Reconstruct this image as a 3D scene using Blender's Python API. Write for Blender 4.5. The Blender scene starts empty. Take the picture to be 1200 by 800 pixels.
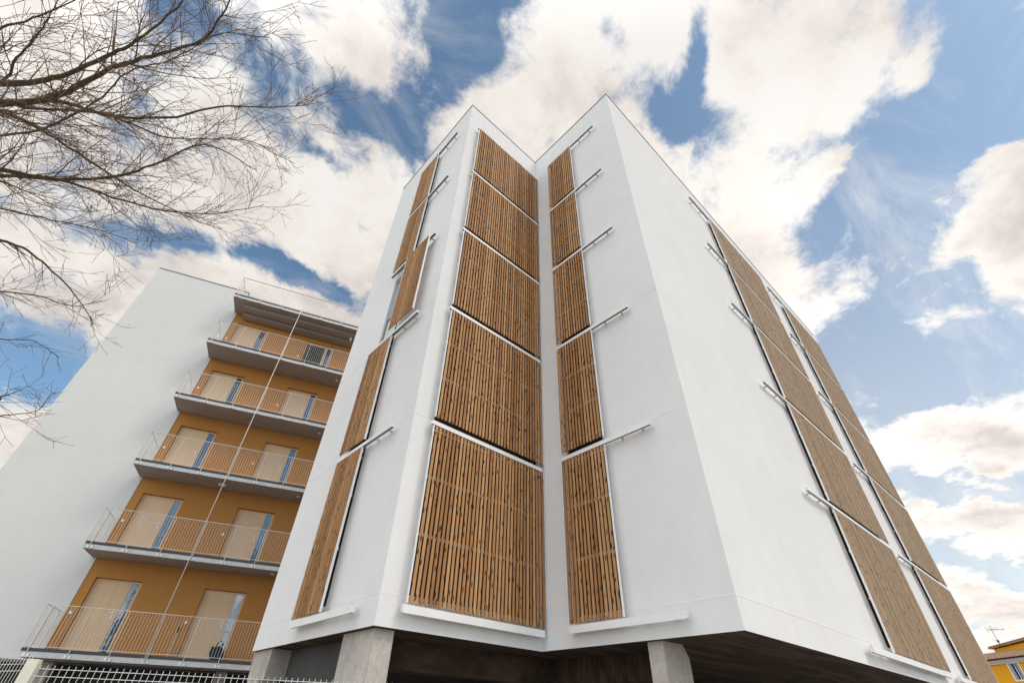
import bpy, math, random
from mathutils import Vector, Matrix

random.seed(7)
scene = bpy.context.scene
COL = scene.collection
R = math.radians

# ----------------------------------------------------------------------------- helpers
class MB:
    """collects boxes, quads, prisms and tubes, then links them as ONE mesh object"""
    def __init__(self):
        self.v = []; self.f = []; self.smooth = []
    def quad(self, a, b, c, d):
        n = len(self.v); self.v += [tuple(a), tuple(b), tuple(c), tuple(d)]
        self.f.append((n, n + 1, n + 2, n + 3)); self.smooth.append(False)
    def box(self, x0, x1, y0, y1, z0, z1):
        n = len(self.v)
        self.v += [(x0, y0, z0), (x1, y0, z0), (x1, y1, z0), (x0, y1, z0), (x0, y0, z1), (x1, y0, z1), (x1, y1, z1), (x0, y1, z1)]
        for q in ((0, 3, 2, 1), (4, 5, 6, 7), (0, 1, 5, 4), (1, 2, 6, 5), (2, 3, 7, 6), (3, 0, 4, 7)):
            self.f.append(tuple(n + i for i in q)); self.smooth.append(False)
    def prism(self, poly, y0, y1, axis='y'):
        """poly in (x, z) extruded along y (or in (x, y) extruded along z)"""
        n = len(self.v); k = len(poly)
        for t in (y0, y1):
            for p in poly:
                self.v.append((p[0], t, p[1]) if axis == 'y' else (p[0], p[1], t))
        self.f.append(tuple(n + i for i in range(k))); self.f.append(tuple(n + 2 * k - 1 - i for i in range(k)))
        for i in range(k):
            j = (i + 1) % k
            self.f.append((n + i, n + k + i, n + k + j, n + j))
        self.smooth += [False] * (k + 2)
    def tube(self, pts, rads, sides=6, cap=True):
        pts = [Vector(p) for p in pts]
        n0 = len(self.v); prev = None
        for i, p in enumerate(pts):
            d = (pts[min(i + 1, len(pts) - 1)] - pts[max(i - 1, 0)])
            d = d.normalized() if d.length > 1e-9 else Vector((0, 0, 1))
            if prev is None:
                a = d.orthogonal().normalized()
            else:
                a = prev - d * prev.dot(d)
                a = a.normalized() if a.length > 1e-6 else d.orthogonal().normalized()
            prev = a; b = d.cross(a)
            for s in range(sides):
                t = 2 * math.pi * s / sides
                self.v.append(tuple(p + (a * math.cos(t) + b * math.sin(t)) * rads[i]))
        for i in range(len(pts) - 1):
            for s in range(sides):
                q = n0 + i * sides; s2 = (s + 1) % sides
                self.f.append((q + s, q + s2, q + sides + s2, q + sides + s)); self.smooth.append(sides > 4)
        if cap:
            self.f.append(tuple(n0 + s for s in reversed(range(sides)))); self.smooth.append(False)
            self.f.append(tuple(n0 + (len(pts) - 1) * sides + s for s in range(sides))); self.smooth.append(False)
    def build(self, name, mat, parent=None):
        me = bpy.data.meshes.new(name)
        me.from_pydata(self.v, [], self.f)
        me.polygons.foreach_set('use_smooth', self.smooth)
        me.materials.append(mat); me.update()
        o = bpy.data.objects.new(name, me); COL.objects.link(o)
        if parent is not None: o.parent = parent
        return o

def empty(name, loc=(0, 0, 0), rz=0.0):
    o = bpy.data.objects.new(name, None); COL.objects.link(o)
    o.location = loc; o.rotation_euler = (0, 0, rz); o.empty_display_size = .3
    return o

def tag(o, label=None, cat=None, group=None, kind=None):
    if label: o['label'] = label
    if cat: o['category'] = cat
    if group: o['group'] = group
    if kind: o['kind'] = kind
    return o

def copy_tree(o, parent=None):
    c = o.copy(); COL.objects.link(c); c.parent = parent
    for ch in list(o.children):
        copy_tree(ch, c)
    return c

# ----------------------------------------------------------------------------- materials
def new_mat(name):
    m = bpy.data.materials.new(name); m.use_nodes = True
    nt = m.node_tree; b = nt.nodes['Principled BSDF']
    return m, nt, b

def nd(nt, typ, **kw):
    n = nt.nodes.new(typ)
    for k, v in kw.items():
        setattr(n, k, v)
    return n

def ramp(nt, fac, stops):
    r = nd(nt, 'ShaderNodeValToRGB')
    el = r.color_ramp.elements
    while len(el) < len(stops): el.new(.5)
    for e, (p, c) in zip(el, stops):
        e.position = p; e.color = (*c, 1) if len(c) == 3 else c
    nt.links.new(fac, r.inputs[0]); return r.outputs[0]

def noise(nt, vec, scale, detail=4, rough=.55, mult=None):
    n = nd(nt, 'ShaderNodeTexNoise'); n.inputs['Scale'].default_value = scale
    n.inputs['Detail'].default_value = detail; n.inputs['Roughness'].default_value = rough
    if mult is not None:
        mp = nd(nt, 'ShaderNodeMapping'); mp.inputs['Scale'].default_value = mult
        nt.links.new(vec, mp.inputs['Vector']); vec = mp.outputs[0]
    nt.links.new(vec, n.inputs['Vector']); return n.outputs['Fac']

def bump(nt, b, h, strength, dist):
    n = nd(nt, 'ShaderNodeBump'); n.inputs['Strength'].default_value = strength
    n.inputs['Distance'].default_value = dist
    nt.links.new(h, n.inputs['Height']); nt.links.new(n.outputs[0], b.inputs['Normal'])

def mixc(nt, fac, a, b, mode='MIX'):
    m = nd(nt, 'ShaderNodeMix', data_type='RGBA', blend_type=mode)
    for sock, val in ((m.inputs[0], fac), (m.inputs[6], a), (m.inputs[7], b)):
        if hasattr(val, 'is_output'): nt.links.new(val, sock)
        elif isinstance(val, (int, float)): sock.default_value = val
        else: sock.default_value = (*val, 1)
    return m.outputs[2]

def math_(nt, op, a, b=None, c=None, clamp=False):
    m = nd(nt, 'ShaderNodeMath', operation=op); m.use_clamp = clamp
    for i, v in enumerate((a, b, c)):
        if v is None: continue
        if hasattr(v, 'is_output'): nt.links.new(v, m.inputs[i])
        else: m.inputs[i].default_value = v
    return m.outputs[0]

def pos(nt):
    return nd(nt, 'ShaderNodeNewGeometry').outputs['Position']

def obj_co(nt):
    return nd(nt, 'ShaderNodeTexCoord').outputs['Object']

def plaster(name, col, var=.05, stain=.0):
    m, nt, b = new_mat(name); p = pos(nt)
    big = noise(nt, p, .35, 5, .6); mid = noise(nt, p, 2.2, 6, .65)
    s = math_(nt, 'ADD', math_(nt, 'MULTIPLY', big, .55), math_(nt, 'MULTIPLY', mid, .45))
    lo = tuple(c * (1 - var) for c in col); hi = tuple(min(c * (1 + var * .5), .88) for c in col)
    c = ramp(nt, s, [(.32, lo), (.66, hi)])
    if stain:
        st = noise(nt, p, 1.0, 5, .6, (5.5, 5.5, .22))
        k = ramp(nt, st, [(.56, (0, 0, 0)), (.78, (stain,) * 3)])
        c = mixc(nt, k, c, tuple(x * .72 for x in col))
    nt.links.new(c, b.inputs['Base Color']); b.inputs['Roughness'].default_value = .85
    b.inputs['Specular IOR Level'].default_value = .25
    fine = noise(nt, p, 170, 3, .6); und = noise(nt, p, 5.0, 3, .5)
    h = math_(nt, 'ADD', math_(nt, 'MULTIPLY', fine, .35), math_(nt, 'MULTIPLY', und, .9))
    bump(nt, b, h, .35, .008)
    return m

def wood(name, tones, knot=(.05, .022, .01), along=(26, 26, 1.1), knots=True, rough=.7, streak=1.0):
    """slat timber: a tone per slat, grain along Z, dark knots"""
    m, nt, b = new_mat(name); co = obj_co(nt)
    g = nd(nt, 'ShaderNodeNewGeometry'); oi = nd(nt, 'ShaderNodeObjectInfo')
    rnd = math_(nt, 'FRACT', math_(nt, 'ADD', g.outputs['Random Per Island'], oi.outputs['Random']))
    off = nd(nt, 'ShaderNodeCombineXYZ')
    nt.links.new(math_(nt, 'MULTIPLY', rnd, 37.0), off.inputs[2]); nt.links.new(math_(nt, 'MULTIPLY', rnd, 11.0), off.inputs[0])
    ad = nd(nt, 'ShaderNodeVectorMath', operation='ADD')
    nt.links.new(co, ad.inputs[0]); nt.links.new(off.outputs[0], ad.inputs[1]); v = ad.outputs[0]
    tone = ramp(nt, rnd, [(0, tones[0]), (.5, tones[1]), (1, tones[2])])
    grain = noise(nt, v, 3.0, 7, .62, along)
    gk = ramp(nt, grain, [(.30, (1 - .38 * streak,) * 3), (.55, (1, 1, 1)), (.75, (1 + .12 * streak, 1 + .10 * streak, 1 + .05 * streak))])
    c = mixc(nt, 1.0, tone, gk, 'MULTIPLY')
    if knots:
        vo = nd(nt, 'ShaderNodeTexVoronoi'); vo.inputs['Scale'].default_value = 1.0
        mp = nd(nt, 'ShaderNodeMapping'); mp.inputs['Scale'].default_value = (19, 19, 5.2)
        nt.links.new(v, mp.inputs['Vector']); nt.links.new(mp.outputs[0], vo.inputs['Vector'])
        wob = noise(nt, v, 22, 3, .6)
        dd = math_(nt, 'ADD', vo.outputs['Distance'], math_(nt, 'MULTIPLY', wob, .16))
        k = ramp(nt, dd, [(.27, (.97,) * 3), (.33, (0, 0, 0))])
        c = mixc(nt, k, c, knot)
    nt.links.new(c, b.inputs['Base Color']); b.inputs['Roughness'].default_value = rough
    b.inputs['Specular IOR Level'].default_value = .3
    bump(nt, b, grain, .4, .004)
    return m

def concrete(name, col, var=.3, boards=False, brown=None):
    m, nt, b = new_mat(name); p = pos(nt)
    n1 = noise(nt, p, 1.3, 7, .65); n2 = noise(nt, p, 14, 5, .7)
    s = math_(nt, 'ADD', math_(nt, 'MULTIPLY', n1, .6), math_(nt, 'MULTIPLY', n2, .4))
    c = ramp(nt, s, [(.30, tuple(x * (1 - var) for x in col)), (.52, col), (.72, tuple(min(1, x * (1 + var)) for x in col))])
    pit = nd(nt, 'ShaderNodeTexVoronoi'); pit.inputs['Scale'].default_value = 16
    nt.links.new(p, pit.inputs['Vector'])
    k = ramp(nt, pit.outputs['Distance'], [(.10, (1, 1, 1)), (.16, (0, 0, 0))])
    sel = ramp(nt, noise(nt, p, 4, 2), [(.52, (0, 0, 0)), (.6, (.6, .6, .6))])
    c = mixc(nt, mixc(nt, 1.0, k, sel, 'MULTIPLY'), c, tuple(x * .4 for x in col))
    h = s
    if boards:
        st = noise(nt, p, 1.0, 6, .7, (.5, 5.0, 1))
        if brown:
            c = mixc(nt, ramp(nt, st, [(.45, (0, 0, 0)), (.62, (.8, .8, .8))]), c, brown)
        h = math_(nt, 'ADD', s, st)
    nt.links.new(c, b.inputs['Base Color']); b.inputs['Roughness'].default_value = .9
    b.inputs['Specular IOR Level'].default_value = .2
    bump(nt, b, h, .5, .02)
    return m

def simple(name, col, rough=.5, metal=0.0, var=.08, scale=6.0, spec=.5):
    m, nt, b = new_mat(name); p = obj_co(nt)
    n = noise(nt, p, scale, 5, .6)
    c = ramp(nt, n, [(.3, tuple(x * (1 - var) for x in col)), (.7, tuple(min(1, x * (1 + var)) for x in col))])
    nt.links.new(c, b.inputs['Base Color']); b.inputs['Metallic'].default_value = metal
    b.inputs['Specular IOR Level'].default_value = spec
    r = nd(nt, 'ShaderNodeMapRange'); r.inputs['To Min'].default_value = rough * .85; r.inputs['To Max'].default_value = min(1, rough * 1.2)
    nt.links.new(n, r.inputs[0]); nt.links.new(r.outputs[0], b.inputs['Roughness'])
    return m

def glass_dark(name, col=(.02, .03, .04), rough=.03, spec=1.0):
    m, nt, b = new_mat(name)
    p = pos(nt)
    n = noise(nt, p, 1.6, 2)
    nt.links.new(ramp(nt, n, [(.3, tuple(c * .7 for c in col)), (.7, tuple(c * 1.3 for c in col))]), b.inputs['Base Color'])
    b.inputs['Roughness'].default_value = rough; b.inputs['Specular IOR Level'].default_value = spec
    b.inputs['IOR'].default_value = 1.8
    bump(nt, b, noise(nt, p, 3.0, 4, .6), .22, .012)
    return m

M = {}
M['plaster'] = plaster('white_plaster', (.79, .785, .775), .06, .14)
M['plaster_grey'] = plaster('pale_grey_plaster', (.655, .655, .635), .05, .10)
M['bead'] = simple('joint_bead', (.84, .83, .82), .7, var=.03)
M['ochre'] = plaster('ochre_plaster', (.49, .228, .062), .08, .12)
M['slat'] = wood('larch_slats', ((.35, .165, .064), (.46, .235, .096), (.57, .325, .148)))
M['slat_grey'] = wood('greyish_slats', ((.38, .26, .16), (.45, .315, .198), (.52, .372, .24)), (.10, .06, .035))  # paler, greyer timber tone for the right wall shutters
M['blind'] = simple('gap_shade_brown', (.022, .017, .013), .85, var=.2, spec=.2)  # near-black tone that stands in for shade between the slats
M['batten'] = wood('pale_batten', ((.70, .58, .42), (.74, .62, .46), (.78, .66, .5)), knots=False)
M['white_steel'] = simple('white_lacquered_steel', (.82, .82, .81), .4, var=.04, scale=3)
M['coping'] = simple('grey_metal_coping', (.22, .22, .22), .45, .6)
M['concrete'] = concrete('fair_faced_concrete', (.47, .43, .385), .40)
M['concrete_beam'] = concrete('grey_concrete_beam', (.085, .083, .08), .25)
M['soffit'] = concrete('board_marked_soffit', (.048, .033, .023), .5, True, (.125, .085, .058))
M['pane'] = glass_dark('window_glass')
M['door_glass'] = glass_dark('door_glass', (.012, .055, .14), .04)
M['guard'] = simple('green_tinted_guard_glass', (.55, .64, .60), .08, var=.05, spec=.8)
M['dark_metal'] = simple('anthracite_metal', (.06, .065, .07), .45, .3)
M['slab'] = concrete('balcony_concrete', (.42, .385, .355), .12)
M['slab_soffit'] = concrete('balcony_soffit', (.34, .285, .25), .14, True, (.28, .23, .195))
M['edge_grey'] = simple('galvanised_edge', (.54, .53, .515), .4, .2, var=.12)
M['galv'] = simple('galvanised_steel', (.74, .72, .68), .45, .1, var=.1)
M['oak'] = wood('pale_oak_door', ((.74, .52, .32), (.76, .54, .335), (.78, .56, .35)), along=(9, 9, .5), knots=False, rough=.5, streak=.3)
M['frame_wood'] = simple('brown_door_frame', (.25, .14, .07), .6, var=.15)
M['white'] = simple('white_plastic', (.8, .8, .78), .4, var=.03)
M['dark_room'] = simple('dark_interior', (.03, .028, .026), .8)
M['bag'] = simple('black_navy_fabric', (.018, .022, .04), .8, var=.4, scale=14)
M['wire'] = simple('galvanised_wire', (.60, .60, .57), .4, .3, var=.15)
M['post'] = simple('cream_fence_post', (.66, .65, .54), .5, var=.08)
M['yellow'] = plaster('yellow_plaster', (.84, .39, .018), .07, .1)
M['cornice'] = plaster('cornice_plaster', (.68, .66, .62), .05)
M['shutter_grey'] = simple('grey_blue_shutter', (.33, .36, .40), .6, var=.1)
M['terracotta'] = simple('clay_tiles', (.34, .19, .12), .85, var=.4, scale=9)
M['old_tile'] = simple('weathered_tiles', (.33, .215, .145), .9, var=.5, scale=7)
M['grey_tile'] = simple('grey_slate', (.16, .16, .165), .8, var=.3, scale=5)

def bark():
    m, nt, b = new_mat('mossy_bark'); p = pos(nt)
    n = noise(nt, p, 9, 6, .65); mo = noise(nt, p, 2.2, 4, .6)
    c = ramp(nt, n, [(.3, (.055, .04, .028)), (.55, (.13, .095, .065)), (.75, (.22, .17, .125))])
    g = ramp(nt, mo, [(.50, (0, 0, 0)), (.64, (.75, .75, .75))])
    c = mixc(nt, g, c, (.095, .092, .035))
    nt.links.new(c, b.inputs['Base Color']); b.inputs['Roughness'].default_value = .9
    bump(nt, b, n, .8, .03); return m
M['bark'] = bark()
def twigm():
    m, nt, b = new_mat('twig_bark'); p = pos(nt)
    n = noise(nt, p, 3, 4, .6)
    c = ramp(nt, n, [(.3, (.13, .08, .05)), (.55, (.24, .15, .095)), (.75, (.36, .225, .135))])
    nt.links.new(c, b.inputs['Base Color']); b.inputs['Roughness'].default_value = .8; return m
M['twig'] = twigm()
def asphalt():
    m, nt, b = new_mat('asphalt'); p = pos(nt)
    n = noise(nt, p, 60, 5, .7); w = noise(nt, p, .3, 4)
    c = ramp(nt, math_(nt, 'ADD', math_(nt, 'MULTIPLY', n, .5), math_(nt, 'MULTIPLY', w, .5)), [(.3, (.04, .04, .042)), (.7, (.075, .073, .07))])
    nt.links.new(c, b.inputs['Base Color']); b.inputs['Roughness'].default_value = .9; bump(nt, b, n, .5, .01); return m
M['asphalt'] = asphalt()
def paving():
    m, nt, b = new_mat('pale_paving'); p = pos(nt)
    br = nd(nt, 'ShaderNodeTexBrick'); br.inputs['Scale'].default_value = 1.6
    br.inputs['Color1'].default_value = (.40, .385, .365, 1); br.inputs['Color2'].default_value = (.35, .335, .315, 1)
    br.inputs['Mortar'].default_value = (.2, .19, .17, 1); br.inputs['Mortar Size'].default_value = .008
    nt.links.new(p, br.inputs['Vector'])
    c = mixc(nt, math_(nt, 'MULTIPLY', noise(nt, p, 2, 6, .7), .5), br.outputs['Color'], (.28, .25, .22))
    nt.links.new(c, b.inputs['Base Color']); b.inputs['Roughness'].default_value = .85; return m
M['paving'] = paving()

LIMBS = [(0.095, 6.6, [(-10.2, 0.97, 8.0),
 (-9.77, 0.61, 8.15),
 (-9.48, 0.36, 8.25),
 (-9.21, 0.03, 8.4),
 (-8.9, -0.48, 8.68),
 (-8.74, -0.78, 8.83),
 (-8.54, -1.37, 9.17),
 (-8.47, -1.84, 9.34)]),
 (0.1, 6.2, [(-10.23, 1.35, 8.03),
 (-9.79, 1.0, 8.2),
 (-9.36, 0.61, 8.36),
 (-9.12, 0.21, 8.56),
 (-8.92, -0.15, 8.81),
 (-8.6, -0.57, 8.99),
 (-8.18, -1.14, 9.25),
 (-8.1, -1.5, 9.37),
 (-8.07, -1.97, 9.52)]),
 (0.075, 6.0, [(-10.21, 1.42, 8.14),
 (-9.76, 1.06, 8.31),
 (-9.42, 0.76, 8.48),
 (-9.02, 0.58, 8.54),
 (-8.65, 0.46, 8.65),
 (-8.16, 0.12, 8.83),
 (-7.67, -0.42, 9.11),
 (-7.15, -0.78, 9.33),
 (-6.63, -1.19, 9.52)]),
 (0.05, 5.6, [(-10.28, 1.42, 8.42),
 (-9.65, 1.11, 8.47),
 (-9.03, 0.68, 8.59),
 (-8.73, 0.62, 8.76),
 (-8.14, 0.54, 8.88),
 (-7.67, 0.28, 9.07),
 (-7.15, -0.03, 9.28),
 (-6.38, -0.16, 9.31)]),
 (0.06, 5.4, [(-10.28, 1.56, 8.25),
 (-9.92, 1.43, 8.44),
 (-9.55, 1.41, 8.5),
 (-9.09, 1.38, 8.44),
 (-8.67, 1.42, 8.4),
 (-8.12, 1.47, 8.38),
 (-7.29, 1.46, 8.42),
 (-6.84, 1.36, 8.44)]),
 (0.08, 5.0, [(-9.97, 2.15, 7.72),
 (-9.58, 1.94, 7.87),
 (-9.05, 1.76, 8.02),
 (-8.45, 1.41, 8.34),
 (-8.1, 1.04, 8.69),
 (-7.64, 0.41, 9.1),
 (-6.83, 0.33, 9.15)]),
 (0.065, 4.9, [(-9.96, 2.3, 7.71),
 (-9.61, 2.14, 7.94),
 (-8.95, 1.98, 8.29),
 (-8.4, 1.92, 8.4),
 (-7.75, 1.79, 8.56),
 (-7.08, 1.51, 8.84),
 (-6.46, 1.01, 9.23)]),
 (0.06, 4.4, [(-9.61, 2.73, 7.28),
 (-9.21, 2.76, 7.27),
 (-8.86, 2.65, 7.23),
 (-8.44, 2.64, 7.05),
 (-7.97, 2.76, 6.84),
 (-7.61, 2.86, 6.57)]),
 (0.04, 4.6, [(-9.62, 2.21, 7.3),
 (-9.29, 2.16, 7.38),
 (-8.74, 2.01, 7.49),
 (-8.27, 1.92, 7.63),
 (-7.72, 1.86, 7.7)]),
 (0.05, 7.0, [(-10.02, 0.8, 8.12),
 (-9.76, 0.57, 8.2),
 (-9.73, 0.25, 8.37),
 (-9.66, -0.11, 8.59),
 (-9.61, -0.41, 8.72),
 (-9.58, -0.77, 8.88)]),
 (0.04, 3.8, [(-9.22, 3.27, 6.61),
 (-8.87, 3.21, 6.69),
 (-8.49, 3.04, 6.77),
 (-8.02, 3.0, 6.82),
 (-7.73, 2.82, 7.02)]),
 (0.035, 3.4, [(-8.8, 3.67, 6.06),
 (-8.53, 3.59, 6.13),
 (-8.18, 3.5, 6.25),
 (-7.77, 3.52, 6.13)]),
 (0.03, 2.9, [(-8.25, 4.17, 5.13),
 (-7.98, 4.09, 5.19),
 (-7.77, 3.99, 5.28),
 (-7.61, 3.87, 5.36),
 (-7.58, 3.7, 5.53),
 (-7.53, 3.57, 5.6)]),
 (0.045, 3.1, [(-8.39, 4.27, 5.38),
 (-8.13, 4.07, 5.46),
 (-8.05, 4.01, 5.53),
 (-8.0, 3.95, 5.55)]),
 (0.05, 7.4, [(-10.14, 0.23, 8.32),
 (-9.92, -0.03, 8.53),
 (-9.66, -0.39, 8.82),
 (-9.32, -0.98, 9.13)]),
 (0.04, 7.0, [(-9.53, 0.9, 7.16),
 (-9.33, 0.68, 7.37),
 (-9.04, 0.43, 7.64),
 (-8.76, -0.04, 8.09),
 (-8.61, -0.54, 8.43),
 (-8.29, -0.93, 8.71),
 (-7.94, -1.54, 9.08),
 (-7.45, -1.87, 9.24)])]
BLOBS = [
 ((0.0966, 0.3257, 0.9405), (19.353, -3.811, -1.467), (2.166, 6.063, -2.901), -1.0),
 ((0.0285, 0.4629, 0.8859), (15.496, 1.231, -1.754), (-0.515, 18.534, -10.315), -0.5),
 ((0.0194, 0.5649, 0.825), (19.672, -3.531, 1.31), (13.303, 35.262, -25.231), -0.7),
 ((0.106, 0.471, 0.8757), (12.697, -8.244, 2.266), (9.948, 10.317, -7.39), -0.45),
 ((0.0995, 0.2332, 0.9673), (9.207, -7.749, 0.393), (17.584, 18.715, -6.889), -0.55),
 ((-0.2042, 0.5119, 0.8344), (10.843, -3.4, 3.95), (12.785, 13.056, -5.868), -0.8),
 ((-0.0983, 0.5653, 0.819), (11.873, -4.685, 3.878), (8.396, 8.483, -5.626), -0.45),
 ((-0.2387, 0.6563, 0.7157), (16.834, -3.283, 7.667), (13.036, 13.148, -8.705), -0.35),
 ((-0.2661, 0.5169, 0.8137), (14.223, -3.35, 5.946), (21.322, 21.991, -8.217), -0.5),
 ((-0.0694, 0.7862, 0.6141), (12.21, -2.233, 3.415), (12.514, 21.47, -26.949), -0.9),
 ((-0.1552, 0.8947, 0.4188), (8.048, -2.469, 6.794), (10.507, 4.177, -6.593), -0.9),
 ((-0.1797, 0.7864, 0.5911), (13.573, -2.458, 6.425), (10.289, 10.141, -11.384), -0.2),
 ((0.1278, 0.7315, 0.6698), (7.747, -2.398, 0.394), (6.787, 18.142, -21.862), -1.1),
 ((0.2829, 0.1353, 0.9496), (20.78, -25.027, -3.04), (8.538, 9.168, -4.361), -0.5),
 ((0.4274, 0.0167, 0.9039), (24.866, -26.624, -11.473), (4.372, 7.082, -2.744), -1.0),
 ((0.4655, 0.089, 0.8806), (8.606, -14.106, -3.64), (14.156, 15.138, -9.477), -0.6),
 ((0.6401, -0.2325, 0.7323), (4.875, -9.373, -7.592), (3.872, 7.964, -1.445), -1.5),
 ((0.7077, -0.1448, 0.6915), (3.788, -16.611, -7.858), (7.476, 8.261, -6.563), -1.0),
 ((0.7025, -0.2474, 0.6673), (2.392, -18.769, -9.998), (10.986, 12.01, -7.724), -0.8),
 ((0.7357, -0.081, 0.6724), (3.664, -14.006, -6.376), (13.591, 14.533, -13.683), -0.4),
 ((0.8306, -0.0743, 0.5518), (1.722, -9.54, -4.757), (11.906, 12.677, -16.972), -0.4),
 ((0.7883, -0.0763, 0.6105), (4.05, -17.408, -8.15), (12.645, 13.518, -15.343), -0.4),
 ((0.86, 0.0518, 0.5077), (3.622, -13.261, -5.789), (4.472, 4.973, -9.079), -1.0),
 ((0.8964, -0.0411, 0.4413), (1.674, -11.096, -5.622), (4.739, 5.303, -10.318), -1.3),
 ((0.9583, -0.0227, 0.2848), (1.898, -18.682, -9.944), (10.186, 10.505, -36.023), -0.9),
 ((0.9407, 0.0905, 0.3269), (4.87, -21.935, -10.079), (3.177, 3.547, -11.856), -0.5),
 ((0.9751, 0.0774, 0.208), (1.584, -11.865, -5.935), (6.102, 6.328, -35.772), -1.1),
 ((0.952, 0.0599, 0.3001), (2.075, -12.244, -5.967), (14.614, 14.874, -52.552), -0.9),
 ((0.9579, 0.126, 0.2578), (4.899, -22.398, -10.242), (2.514, 2.811, -13.05), -0.8),
 ((0.7901, -0.1992, 0.5797), (3.243, -27.336, -14.623), (33.605, 35.4, -34.203), -0.5),
 ((0.9099, 0.0255, 0.414), (3.079, -15.019, -7.126), (10.396, 10.913, -24.93), -0.7),
 ((0.5601, -0.1678, 0.8112), (2.54, -8.974, -4.112), (7.735, 8.502, -4.004), 0.35),
 ((0.7369, -0.1976, 0.6465), (-0.794, -35.812, -10.815), (37.674, 11.401, -40.232), 0.9),
 ((0.8134, -0.1567, 0.5603), (0.135, -15.315, -5.429), (8.717, 3.561, -12.606), 1.3),
 ((0.8558, -0.0401, 0.5157), (1.644, -13.722, -4.806), (16.193, 8.739, -27.343), 0.4),
 ((0.7208, -0.1362, 0.6796), (-0.499, -25.703, -5.368), (42.139, 6.264, -44.23), 0.5),
 ((0.9412, 0.0126, 0.3377), (1.507, -10.801, -5.46), (6.32, 6.816, -19.847), 1.4),
 ((0.9641, 0.0551, 0.2598), (2.023, -13.707, -6.838), (9.212, 9.44, -39.612), 1.2),
 ((0.9862, 0.0823, 0.1436), (0.986, -10.61, -5.444), (2.165, 2.525, -23.157), 1.3),
 ((0.5965, -0.3019, 0.7436), (3.044, -23.512, -12.588), (28.17, 30.218, -10.593), 0.6),
 ((0.6636, -0.118, 0.7387), (-2.389, -24.621, -2.487), (43.864, -4.076, -40.84), 0.7),
 ((0.2227, 0.2296, 0.9474), (4.881, -5.046, -0.438), (3.816, 4.106, -2.409), 0.4),
 ((0.6924, 0.1034, 0.714), (2.51, -6.002, -2.183), (2.709, 3.145, -3.732), 0.5),
 ((0.4661, -0.0289, 0.8843), (5.494, -11.173, -3.693), (6.788, 7.453, -3.818), 0.5),
 ((0.0446, 0.6847, 0.7275), (4.502, -2.296, 1.157), (5.644, 5.572, -6.417), 0.4),
 ((-0.0585, 0.4199, 0.9057), (10.179, -5.28, 2.445), (10.219, 10.595, -4.977), 0.3),
 ((-0.1448, 0.9383, 0.3142), (16.465, -1.026, 9.188), (9.607, 9.078, -23.981), 0.6),
 ((-0.3483, 0.6234, 0.7), (17.327, -1.556, 8.901), (16.473, 16.663, -7.906), 0.3),
]
BLOBS.append(((-.57, -.70, .42), (-2.2, 1.8, 0), (.95, 1.15, 3.2), -1.6))
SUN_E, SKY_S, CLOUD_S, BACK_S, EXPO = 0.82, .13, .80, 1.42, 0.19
SKY_TINT = (1.02, 1.16, 1.10)
ACC_S, N1, N2, D_OFF, M0, M1 = 1.05, 2.9, 3.0, .40, -.34, .46

# ----------------------------------------------------------------------------- sizes (metres)
Z0 = 2.55                    # underside of the tower
A_, B_, C_, D_ = 4.33, 2.996, 3.314, 17.275
HT = 15.2                    # height of the white walls
ST = 2.72                    # storey
ZT = Z0 + HT

# ----------------------------------------------------------------------------- ground
g = MB(); g.quad((-400, -400, 0), (400, -400, 0), (400, 400, 0), (-400, 400, 0))
tag(g.build('ground', M['asphalt']), kind='structure')
g = MB(); g.box(-26, 60, -11, 40, -.2, .12)
tag(g.build('pavement', M['paving']), kind='structure')

# ----------------------------------------------------------------------------- the white tower
tower = tag(empty('apartment_tower'), 'tall white folded-facade apartment tower on concrete columns, clad with sliding timber shutters', 'building')

def frame_of(origin, u, n):
    o, u, n = Vector(origin), Vector(u), Vector(n)
    return lambda a, d, z: o + u * a + n * d + Vector((0, 0, z))

def facade(name, fr, u0, u1, z0, z1, openings, depth, mat, parent):
    us = sorted({u0, u1, *[x for o in openings for x in o[:2]]})
    zs = sorted({z0, z1, *[x for o in openings for x in o[2:]]})
    m = MB()
    for a, b in zip(us, us[1:]):
        for c, d in zip(zs, zs[1:]):
            mu, mz = (a + b) / 2, (c + d) / 2
            if any(o[0] < mu < o[1] and o[2] < mz < o[3] for o in openings): continue
            m.quad(fr(a, 0, c), fr(b, 0, c), fr(b, 0, d), fr(a, 0, d))
    for a, b, c, d in openings:
        m.quad(fr(a, 0, c), fr(a, 0, d), fr(a, -depth, d), fr(a, -depth, c))
        m.quad(fr(b, 0, c), fr(b, -depth, c), fr(b, -depth, d), fr(b, 0, d))
        m.quad(fr(a, 0, c), fr(a, -depth, c), fr(b, -depth, c), fr(b, 0, c))
        m.quad(fr(a, 0, d), fr(b, 0, d), fr(b, -depth, d), fr(a, -depth, d))
    return m.build(name, mat, parent)

def bx(m, fr, a, b, d0, d1, z0, z1):
    """box in a facade frame"""
    n = len(m.v)
    m.v += [tuple(fr(*p)) for p in ((a, d0, z0), (b, d0, z0), (b, d1, z0), (a, d1, z0), (a, d0, z1), (b, d0, z1), (b, d1, z1), (a, d1, z1))]
    for q in ((0, 3, 2, 1), (4, 5, 6, 7), (0, 1, 5, 4), (1, 2, 6, 5), (2, 3, 7, 6), (3, 0, 4, 7)):
        m.f.append(tuple(n + i for i in q)); m.smooth.append(False)

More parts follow.
